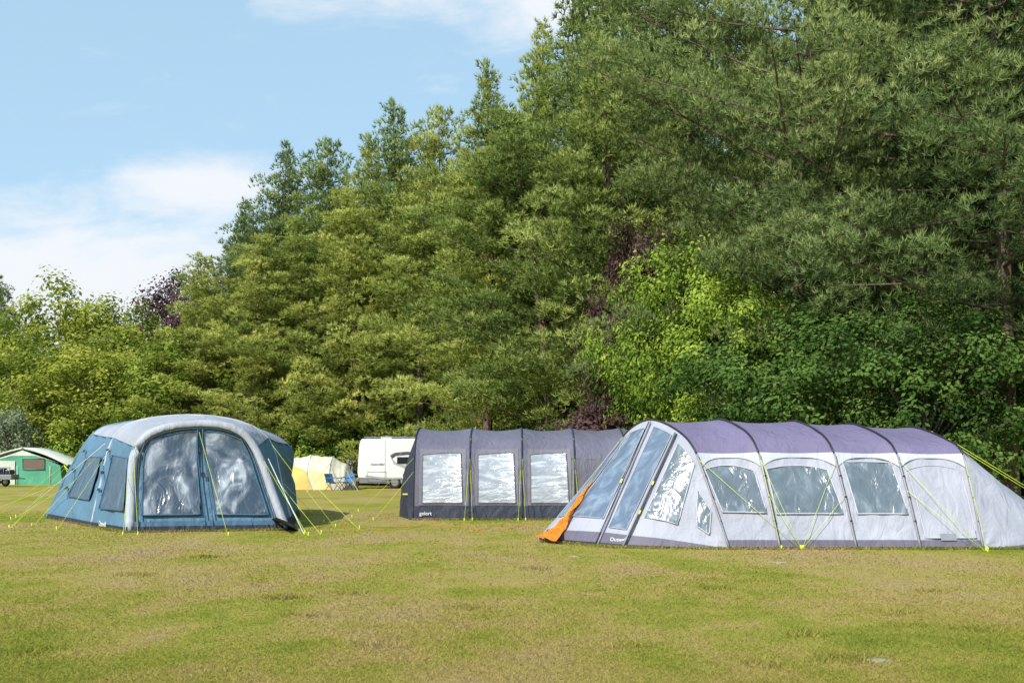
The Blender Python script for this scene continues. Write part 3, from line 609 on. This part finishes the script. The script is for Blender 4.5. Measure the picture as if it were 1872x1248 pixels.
window(SF, quad((1.2, .62), (.75, .62), (.95, .18), (1.55, .22)), M['win_l'], M['white'], lt, .015, .010, ns=10, nt=10)
window(SF, quad((2.82, .74), (1.75, .72), (1.95, .08), (2.82, .08)), M['win_l'], M['white'], lt, .015, .010, ns=10, nt=10)
window(SF, quad((3.80, .86), (3.20, .86), (3.14, .05), (3.74, .05)), M['win_f'], M['lilac'], lt, .015, .008, name='door_panel', ns=10, nt=10)
window(SF, quad((4.84, .78), (4.05, .80), (4.02, .07), (4.58, .07)), M['win_f'], M['lilac'], lt, .015, .008, ns=10, nt=10)
window(SF, quad((5.40, .78), (4.94, .78), (4.66, .07), (5.1, .07)), M['win_f'], M['lilac'], lt, .015, .008, ns=6, nt=10)
for u in (2.98, 3.95): tube('door_zip', [SF.pt(u, w, .03) for w in np.linspace(.02, 1, 14)], .010, M['pole_k'], lt, 5)
for u in (3.05, 3.88): tube('zip_flap', [SF.pt(u, w, .035) for w in np.linspace(.02, 1, 14)], .016, M['pole_g'], lt, 5)
for u, w in ((2.98, .45), (3.95, .5), (2.98, .7)): patch('zip_pull', SF, rect(u-.02, u+.03, w, w+.03), M['guy'], lt, 2, 2, .06)
for i in range(5):
    tube('hoop_pole', along(SL, 1.98, 6.02, i, .02, 30), .017, M['pole_k'], lt, 7)
    tube('pole_sleeve', along(SL, 0, 2.0, i, .022, 12), .018, M['pole_g'], lt, 6)
    tube('pole_strap', along(SL, 0.02, 1.95, min(i+.022, 4), .022, 12), .005, M['pole_k'], lt, 5)
    for u in (.55, 1.05, 1.5): patch('pole_clip', SL, rect(u, u+.03, max(i-.012, 0), min(i+.025, 4)), M['pole_k'], lt, 2, 2, .045)
PG = G(1466, 1004)
for a, b in [((1.85, 0), PG), ((1.85, 1), PG), ((1.85, 2), PG), ((1.1, 1), PG), ((1.1, 2), PG), ((1.85, 1), G(1428, 1004)), ((1.85, 3), G(1800, 1006)), ((1.2, 3), G(1800, 1006)), ((1.85, 4), G(1805, 1008))]:
    guy(SL.pt(*a, .05), b, lt, r=.004)
for a in ((3.2, 0), (2.7, 0)): guy(SL.pt(a[0]+.2, 4, .04), np.array([10.6+a[1], 16.9+a[0]*.35, 0]), lt)
guy(SF.pt(4.9, .05, .03), G(1003, 975), lt, r=.004); guy(SF.pt(5.0, .3, .03), G(998, 990), lt, r=.004)
text('lettering', 'Outwell', .09, SF.pt(3.55, .965, .04), (R(70), 0, R(-28)), 'text', lt)
V = []; n = 28; m = 8
for i in range(n+1):
    f = i/n; w = .50+.505*f; hw = .015+.075*f**.8+.03*math.sin(f*9)*f
    for j in range(m+1):
        u = 4.76+.05*f+.03*math.sin(f*7)+hw*(2*j/m-1)*(1.0+2.6*max(0, f-.85)*6); p = SF.pt(min(u, 5.6), min(w, 1.0), .05+.04*math.sin(j*2.1+i*.5)*(.4+f)+.05*f)
        if i > 24: p = p+np.array([-.03*(i-24), -.04*(i-24), 0]); p[2] = max(p[2], .03+.012*j)
        V.append(p)
mk('orange_door_flap', V, [(i*(m+1)+j, i*(m+1)+j+1, (i+1)*(m+1)+j+1, (i+1)*(m+1)+j) for i in range(n) for j in range(m)], M['orange'], lt)
pts = [G(px, 963+3*math.sin(px*.03)+1.5*math.sin(px*.11), .015) for px in range(610, 1000, 12)]
tag(tube('ground_cord', pts, .0045, M['cord_o'], None, 5), 'thin orange cord lying on the grass between the blue tent and the lilac tent', 'cord')

# ------------------------------------------------------------------ green frame tent (far left)
ft = thing('frame_tent', (-31, 66, 0), 'green canvas frame tent with off white roof and one brown window at the left edge', 'tent')
Yf = 64.0
def X(px, Y=Yf): return (px-936)/F*Y
def Z(py, Y=Yf): return CH-(py-HY)/F*Y
xl, xr, xp = X(-38), X(117), X(42)
ze, zp = Z(850), Z(822)
fr = [(xl, Yf, 0), (xr-.1, Yf, 0), (xr-.25, Yf, ze), (xp, Yf, zp), (xl+.1, Yf, ze)]
mk('front_wall', fr, [(0, 1, 2, 3, 4)], M['green'], ft, False)
mk('gable_panel', [(X(-30), Yf-.03, Z(846)), (X(22), Yf-.03, Z(833)), (X(66), Yf-.03, Z(833)), (X(108), Yf-.03, Z(846)), (X(42), Yf-.03, Z(823))], [(0, 1, 4), (1, 2, 4), (2, 3, 4)], M['canvw'], ft, False)
mk('rear_wall', [(x, y+4, z) for x, y, z in fr], [(4, 3, 2, 1, 0)], M['green'], ft, False)
mk('side_wall', [fr[1], (fr[1][0], Yf+4, 0), (fr[2][0], Yf+4, ze), fr[2]], [(0, 1, 2, 3)], M['green'], ft, False)
mk('side_wall', [fr[0], (fr[0][0], Yf+4, 0), (fr[4][0], Yf+4, ze), fr[4]], [(3, 2, 1, 0)], M['green'], ft, False)
def roofslab(x0, z0, x1, z1, y0, y1, th=.10):
    n = 8; W = []; Fc = []
    for k in range(n+1):
        s = k/n; zz = z0+(z1-z0)*s; xx = x0+(x1-x0)*s
        zz += .14*math.sin(math.pi*s)
        W += [(xx, y0, zz), (xx, y1, zz), (xx, y0, zz+th), (xx, y1, zz+th)]
    for k in range(n):
        a = k*4; b = a+4; Fc += [(a, b, b+1, a+1), (a+2, a+3, b+3, b+2), (a, a+2, b+2, b), (a+1, b+1, b+3, a+3)]
    return W, Fc
V, Fc = merge([roofslab(xp, zp+.06, xr+.25, ze-.05, Yf-.06, Yf+4.3), roofslab(xp, zp+.06, xl-.2, ze-.05, Yf-.06, Yf+4.3)])
mk('roof', V, Fc, M['canvw'], ft)
w = mk('window', [(X(42), Yf-.03, Z(858)), (X(82), Yf-.03, Z(858)), (X(82), Yf-.03, Z(838)), (X(42), Yf-.03, Z(838))], [(0, 1, 2, 3)], plain('brown_window', (.16, .11, .09), .4), ft, False)
tube('frame', [(X(42), Yf-.05, Z(858)), (X(82), Yf-.05, Z(858)), (X(82), Yf-.05, Z(838)), (X(42), Yf-.05, Z(838))], .03, M['green'], w, 4, True)
mk('door_panel', [(X(-2), Yf-.06, 0.02), (X(28), Yf-.06, .02), (X(28), Yf-.06, Z(842)), (X(-2), Yf-.06, Z(842))], [(0, 1, 2, 3)], M['canvw'], ft, False)
for px in (32, 92): tube('wall_seam', [(X(px), Yf-.03, 0), (X(px), Yf-.03, ze-.05)], .03, M['canvw'], ft, 4)
for px in (150, 135): guy((xr, Yf, ze), G(px, 886), ft, r=.02, peg=False)
tube('ridge_pole', [(xp, Yf-.2, zp+.12), (xp, Yf+4.35, zp+.12)], .05, M['canvw'], ft, 6)
tr = thing('utility_trailer', (X(12, 60), 60, 0), 'small dark camping trailer loaded with kit at the left edge of the field', 'trailer')
xt = X(8, 60)
box('trailer_bed', (xt, 60, .55), (1.3, 1.0, .3), M['vgrey'], tr, .03)
def wheel(c, r, wd, parent, axis='y'):
    n = 20; V = []; Fc = []
    prof = [(r*.6, -wd/2), (r*.95, -wd/2), (r, -wd/4), (r, wd/4), (r*.95, wd/2), (r*.6, wd/2)]
    for k in range(n):
        a = 2*math.pi*k/n
        for rr, h in prof:
            q = (rr*math.cos(a), h, rr*math.sin(a)) if axis == 'y' else (h, rr*math.cos(a), rr*math.sin(a)); V.append(np.array(c)+np.array(q))
    m_ = len(prof)
    for k in range(n):
        for j in range(m_): Fc.append((k*m_+j, k*m_+(j+1) % m_, ((k+1) % n)*m_+(j+1) % m_, ((k+1) % n)*m_+j))
    w = mk('wheel', V, Fc, M['tyre'], parent)
    V = []; Fc = []
    for sgn in (-1, 1):
        o = len(V); h = sgn*wd*.3
        V.append(np.array(c)+(np.array((0, h*1.2, 0)) if axis == 'y' else np.array((h*1.2, 0, 0))))
        for k in range(n):
            a = 2*math.pi*k/n; rr = r*.61*(1 if k % 2 else .96); q = (rr*math.cos(a), h, rr*math.sin(a)) if axis == 'y' else (h, rr*math.cos(a), rr*math.sin(a)); V.append(np.array(c)+np.array(q))
        Fc += [(o, o+1+k, o+1+(k+1) % n) for k in range(n)]
    mk('rim', V, Fc, M['rim'], w, False)
    return w
wheel((xt-.2, 59.45, .26), .26, .14, tr); wheel((xt-.2, 60.55, .26), .26, .14, tr)
for dx in (-.55, -.2, .2, .55): tube('rail_post', [(xt+dx, 59.5, .7), (xt+dx, 59.5, 1.1)], .02, M['vgrey'], tr, 5)
tube('rail', [(xt-.62, 59.5, 1.1), (xt+.62, 59.5, 1.1)], .025, M['vgrey'], tr, 5)
tube('tow_bar', [(xt+.6, 60, .5), (xt+1.2, 60, .45)], .03, M['vdark'], tr, 5)
box('load', (xt-.2, 60, .88), (.55, .6, .36), M['navy'], tr, .08); box('load', (xt+.32, 60, .84), (.35, .6, .28), M['vdark'], tr, .07)

# ------------------------------------------------------------------ cream and yellow tent
yt = thing('ridge_tent', (X(583, 53.5), 53.5, 0), 'low cream and yellow tent standing between the blue tent and the motorhome', 'tent')
Yy = 52.0
def sec_(px, top, wd, lean=0):
    x = X(px, Yy); zt = Z(top, Yy+1.2)
    return [np.array([x, Yy+1.5-wd, 0]), np.array([x, Yy+1.5-wd*.85, zt*.45]), np.array([x, Yy+1.5-wd*.58, zt*.78]), np.array([x, Yy+1.5, zt]), np.array([x, Yy+1.5+wd*.58, zt*.78]), np.array([x, Yy+1.5+wd*.85, zt*.45]), np.array([x, Yy+1.5+wd, 0])]
AY = [sec_(522, 866, .8), sec_(528, 836, 1.4), sec_(560, 831, 1.6), sec_(600, 834, 1.5), sec_(626, 848, 1.2), sec_(644, 878, .6)]
SY = Surf(AY, sag=.05); orient(SY, 1, 2, np.array([X(583, 53), Yy+1.5, .7]))
patch('flysheet', SY, rect(0.0, 6, 0, 5), M['cream'], yt, 50, 24, 0, .02)
patch('yellow_wall', SY, quad((0, .95), (0, 2.3), (1.3, 1.9), (1.9, 1.0)), M['yellow'], yt, 16, 10, .04)
patch('yellow_wall', SY, quad((0, .0), (0, .95), (1.9, .95), (1.5, .2)), M['yellow'], yt, 10, 8, .04)
patch('door_panel', SY, quad((0, 2.4), (0, 3.2), (1.1, 2.9), (1.3, 2.1)), fabric('pale_yellow_canvas', (.68, .58, .28)), yt, 8, 8, .04)
for v in (1, 2, 3): tube('rib_seam', along(SY, 0, 6, v, .02, 20), .014, M['canvw'], yt, 5)
for a, b in [((2, 1), (505, 897)), ((2, 3), (560, 900)), ((2, 4), (655, 897))]: guy(SY.pt(*a, .03), G(*b), yt, 'guy_w', .012, False)

# ------------------------------------------------------------------ motorhome (side on, rear to the left)
mh = thing('motorhome', (X(655, 55)+3.2, 56, 0), 'white motorhome with dark side graphics parked behind the grey tunnel tent', 'motorhome')
Ym = 55.0; mx = X(655, Ym); zt = Z(802, Ym)
def prism(name, prof, y0, y1, mat, parent, bev=.06):
    bm = bmesh.new(); org = ORG[parent.name]
    a = [bm.verts.new(Vector((x, y0, z))-Vector(org)) for x, z in prof]; b = [bm.verts.new(Vector((x, y1, z))-Vector(org)) for x, z in prof]
    n = len(prof); bm.faces.new(a); bm.faces.new(b[::-1])
    for i in range(n): bm.faces.new((a[i], b[i], b[(i+1) % n], a[(i+1) % n]))
    bmesh.ops.recalc_face_normals(bm, faces=bm.faces[:])
    if bev: bmesh.ops.bevel(bm, geom=bm.edges[:], offset=bev, segments=3, affect='EDGES', profile=.5)
    me = bpy.data.meshes.new(name); bm.to_mesh(me); bm.free(); return link(name, me, mat, parent)
body = prism('body', [(mx, .55), (mx-.05, .9), (mx+.06, zt-.25), (mx+.16, zt), (mx+5.1, zt+.05), (mx+5.9, zt-.25), (mx+5.9, zt-.8), (mx+5.0, zt-1.0), (mx+5.0, .45)], Ym, Ym+2.25, M['vwhite'], mh)
prism('cab', [(mx+4.95, .35), (mx+4.95, 1.75), (mx+5.5, 1.7), (mx+6.1, 1.15), (mx+6.7, .95), (mx+6.75, .35)], Ym+.12, Ym+2.1, M['vwhite'], mh, .05)
box('side_skirt', (mx+2.5, Ym+.06, .40), (4.9, .08, .24), M['vgrey'], mh, .02)
box('bumper', (mx+.0, Ym+1.1, .48), (.22, 2.1, .22), M['vgrey'], mh, .04)
for px, py in ((664, 838), (664, 876)): box('tail_light', (X(657, Ym)-.03, Ym+.12, Z(py, Ym)), (.08, .14, .22), M['red'], mh, .02)
def decal(name, pts, mat, parent=mh, y=Ym-.012):
    V = [(X(a, Ym), y, Z(b, Ym)) for a, b in pts]; return mk(name, V, [tuple(range(len(V)))], mat, parent, False)
dd = plain('charcoal_graphic', (.07, .075, .085), .4); dg = plain('silver_graphic', (.36, .38, .41), .4)
decal('swoosh_graphic', [(713, 832), (722, 827), (745, 825), (770, 828), (770, 833), (745, 831), (724, 833), (717, 838)], dd)
decal('swoosh_graphic', [(713, 833), (717, 838), (724, 845), (745, 851), (770, 853), (770, 858), (740, 856), (720, 848)], dg)
decal('swoosh_graphic', [(668, 868), (700, 872), (735, 872), (735, 875), (700, 876), (668, 871)], dg)
box('window', (X(742, Ym), Ym-.02, Z(841, Ym)), (.95, .05, .36), M['glass'], mh, .02)
tube('locker_door', [(X(a, Ym), Ym-.012, Z(b, Ym)) for a, b in ((672, 862), (706, 862), (706, 880), (672, 880))], .012, M['vgrey'], mh, 4, True)
tube('body_seam', [(X(704, Ym), Ym-.01, .5), (X(704, Ym), Ym-.01, zt-.05)], .010, M['vgrey'], mh, 4)
tube('roof_rail', [(mx+.3, Ym+.1, zt+.08), (mx+4.6, Ym+.1, zt+.1)], .03, M['vgrey'], mh, 5)
box('roof_vent', (mx+1.4, Ym+1.1, zt+.09), (.6, .6, .12), M['vwhite'], mh, .03); box('roof_vent', (mx+3.4, Ym+1.1, zt+.1), (.5, .5, .12), M['vgrey'], mh, .03)
text('lettering', 'Autoroller', .17, (X(678, Ym), Ym-.02, Z(850, Ym)), (R(90), 0, 0), 'vdark', mh)
for wx in (mx+1.95, mx+5.75):
    wheel((wx, Ym+.12, .34), .34, .22, mh); wheel((wx, Ym+2.1, .34), .34, .22, mh)
tube('bike_rack', [(mx-.02, Ym+.5, .75), (mx-.55, Ym+.5, .72), (mx-.6, Ym+.5, .8)], .025, M['pole_g'], mh, 5); tube('bike_rack', [(mx-.02, Ym+1.7, .75), (mx-.55, Ym+1.7, .72), (mx-.6, Ym+1.7, .8)], .025, M['pole_g'], mh, 5)
def bicycle(x, yc, z0, yaw, col, label):
    b = thing('bicycle', (x, yc, z0), label, 'bicycle'); ca, sa = math.cos(yaw), math.sin(yaw)
    def q(a, z): return np.array([x+a*ca, yc+a*sa, z0+z])
    for s in (-.5, .5):
        cc = q(s, .33); ring = [cc+np.array([.33*math.cos(t)*ca, .33*math.cos(t)*sa, .33*math.sin(t)]) for t in np.linspace(0, 2*math.pi, 20, endpoint=False)]
        w = tube('wheel', ring, .034, M['tyre'], b, 5, True)
        sp_ = merge([tubegeo([cc+np.array([.3*math.cos(t)*ca, .3*math.cos(t)*sa, .3*math.sin(t)]), cc-np.array([.3*math.cos(t)*ca, .3*math.cos(t)*sa, .3*math.sin(t)])], .005, 4) for t in np.linspace(0, math.pi, 7, endpoint=False)])
        mk('spokes', sp_[0], sp_[1], M['rim'], w)
    g = merge([tubegeo([q(-.5, .33), q(-.12, .30), q(.38, .75), q(-.2, .78), q(-.12, .30)], .03, 5), tubegeo([q(-.5, .33), q(-.2, .75)], .02, 5), tubegeo([q(.5, .33), q(.36, .95)], .026, 5), tubegeo([q(-.2, .78), q(-.24, .93)], .02, 5)])
    mk('frame', g[0], g[1], M[col], b)
    s_ = np.array([-sa, ca, 0]); tube('handlebar', [q(.36, .97)-s_*.28, q(.38, 1.0), q(.36, .97)+s_*.28], .022, M['vdark'], b, 5)
    box('saddle', q(-.25, .95), (.25, .12, .06), M['vdark'], b, .02, yaw)
bicycle(mx-.36, Ym+.9, .62, R(66), 'vdark', 'dark bicycle on the rack at the back of the motorhome, next to its body')
bicycle(mx-.60, Ym+.9, .62, R(112), 'vgrey', 'outer bicycle on the rack at the back of the motorhome')
def chair(px, Y, yaw, label):
    g = G(px, HY+CH*F/Y); c = thing('camping_chair', g, label, 'chair'); ca, sa = math.cos(yaw), math.sin(yaw)
    def q(a, b, z): return np.array([g[0]+a*ca-b*sa, g[1]+a*sa+b*ca, z])
    mk('seat', [q(-.27, -.25, .42), q(.27, -.25, .42), q(.25, .25, .38), q(-.25, .25, .38), q(0, 0, .34)], [(0, 1, 4), (1, 2, 4), (2, 3, 4), (3, 0, 4)], M['chair'], c)
    mk('backrest', [q(-.26, .25, .40), q(.26, .25, .40), q(.27, .42, .84), q(-.27, .42, .84), q(0, .4, .62)], [(0, 1, 4), (1, 2, 4), (2, 3, 4), (3, 0, 4)], M['chair'], c)
    for sx in (-1, 1):
        tube('leg', [q(sx*.28, -.28, 0), q(sx*.28, .28, .42)], .015, M['vdark'], c, 5); tube('leg', [q(sx*.28, .3, 0), q(sx*.28, -.28, .60)], .015, M['vdark'], c, 5)
        tube('armrest', [q(sx*.28, -.3, .62), q(sx*.28, .3, .64)], .025, M['chair'], c, 5)
chair(610, 51.2, .9, 'blue camping chair in front of the cream tent, left of its pair')
chair(631, 52.0, -.6, 'blue camping chair nearer the motorhome, right of its pair')
cr = thing('parked_car', (X(745, 48)+2, 49, 0), 'black car whose tail shows between the motorhome and the grey tunnel tent', 'car')
cx = X(737, 48); Yc = 48.0
prism('body', [(cx, .35), (cx-.02, .75), (cx+.1, .95), (cx+1.0, 1.0), (cx+3.2, .95), (cx+4.1, .8), (cx+4.2, .35)], Yc, Yc+1.7, M['carp'], cr, .06)
prism('roof', [(cx+.12, .93), (cx+.45, 1.38), (cx+1.4, 1.46), (cx+2.3, 1.38), (cx+3.1, .93)], Yc+.12, Yc+1.58, M['glass'], cr, .06)
box('tail_light', (cx+.03, Yc+.1, .8), (.1, .22, .14), M['red'], cr, .02)
for wx in (cx+.75, cx+3.35): wheel((wx, Yc+.1, .32), .32, .2, cr); wheel((wx, Yc+1.6, .32), .32, .2, cr)

# ------------------------------------------------------------------ light, sky, camera
sd = Vector((-0.50, -0.72, 0.72)).normalized()
el = math.asin(sd.z); az = math.atan2(sd.x, sd.y)
sl = bpy.data.lights.new('sun', 'SUN'); sl.energy = 5.0; sl.angle = R(0.6); sl.color = (1, .95, .86)
so = bpy.data.objects.new('sun', sl); C.objects.link(so); so.rotation_euler = sd.to_track_quat('Z', 'Y').to_euler()
w = bpy.data.worlds.new('World'); bpy.context.scene.world = w; w.use_nodes = True; nt = w.node_tree; nt.nodes.clear(); L = nt.links
out = N(nt, 'ShaderNodeOutputWorld'); bg = N(nt, 'ShaderNodeBackground', Strength=1.0); L.new(bg.outputs[0], out.inputs[0])
sky = N(nt, 'ShaderNodeTexSky'); sky.sky_type = 'NISHITA'; sky.sun_disc = False; sky.sun_elevation = el; sky.sun_rotation = az; sky.air_density = 1.0; sky.dust_density = 0.6; sky.ozone_density = 1.0
sc = N(nt, 'ShaderNodeVectorMath', operation='SCALE'); sc.inputs['Scale'].default_value = 0.15; L.new(sky.outputs[0], sc.inputs[0])
tc = N(nt, 'ShaderNodeTexCoord'); sp = N(nt, 'ShaderNodeSeparateXYZ'); L.new(tc.outputs['Generated'], sp.inputs[0])
def mt(op, a, b=None, c=None):
    n = N(nt, 'ShaderNodeMath', operation=op)
    for i, v in enumerate((a, b, c)):
        if v is None: continue
        if isinstance(v, (int, float)): n.inputs[i].default_value = v
        else: L.new(v, n.inputs[i])
    return n.outputs[0]
hz = N(nt, 'ShaderNodeMix', data_type='RGBA'); hz.inputs['Factor'].default_value = .62; L.new(sc.outputs[0], hz.inputs['A']); hz.inputs['B'].default_value = (.56, .86, 1.08, 1)
ya = mt('ADD', mt('ABSOLUTE', sp.outputs[1]), 0.05)
uu = mt('DIVIDE', sp.outputs[0], ya); ww = mt('DIVIDE', sp.outputs[2], ya)
cv = N(nt, 'ShaderNodeCombineXYZ'); L.new(uu, cv.inputs[0]); L.new(mt('MULTIPLY', ww, 2.6), cv.inputs[1])
nz = N(nt, 'ShaderNodeTexNoise', Scale=7.5, Detail=8.0, Roughness=.6, Distortion=.35); L.new(cv.outputs[0], nz.inputs['Vector'])
def blob(cu, cw, ru, rw):
    a = mt('DIVIDE', mt('SUBTRACT', uu, cu), ru); b = mt('DIVIDE', mt('SUBTRACT', ww, cw), rw)
    d = mt('SQRT', mt('ADD', mt('MULTIPLY', a, a), mt('MULTIPLY', b, b)))
    return mt('MAXIMUM', mt('SUBTRACT', 1.0, d), 0.0)
bl = mt('MULTIPLY', blob(-.45, .16, .45, .115), 1.7)
bl = mt('ADD', bl, mt('MULTIPLY', blob(-.28, .262, .13, .04), 1.4))
bl = mt('ADD', bl, mt('MULTIPLY', blob(.02, .455, .32, .085), 1.5))
cm = mt('ADD', mt('MULTIPLY', nz.outputs['Fac'], 1.1), mt('MULTIPLY', bl, .5))
mr = N(nt, 'ShaderNodeMapRange'); mr.inputs['From Min'].default_value = .60; mr.inputs['From Max'].default_value = 1.15; mr.interpolation_type = 'SMOOTHSTEP'; L.new(cm, mr.inputs['Value'])
mixc = N(nt, 'ShaderNodeMix', data_type='RGBA'); L.new(mr.outputs[0], mixc.inputs['Factor']); L.new(hz.outputs['Result'], mixc.inputs['A']); mixc.inputs['B'].default_value = (.90, .94, .99, 1)
L.new(mixc.outputs['Result'], bg.inputs['Color'])
cam = bpy.data.cameras.new('camera'); co = bpy.data.objects.new('camera', cam); C.objects.link(co)
co.location = (0, 0, CH); co.rotation_euler = (R(90), 0, 0); cam.lens = 36; cam.sensor_width = 36; cam.shift_y = 221/1872; cam.clip_end = 3000
bpy.context.scene.camera = co
bpy.context.scene.view_settings.view_transform = 'Standard'
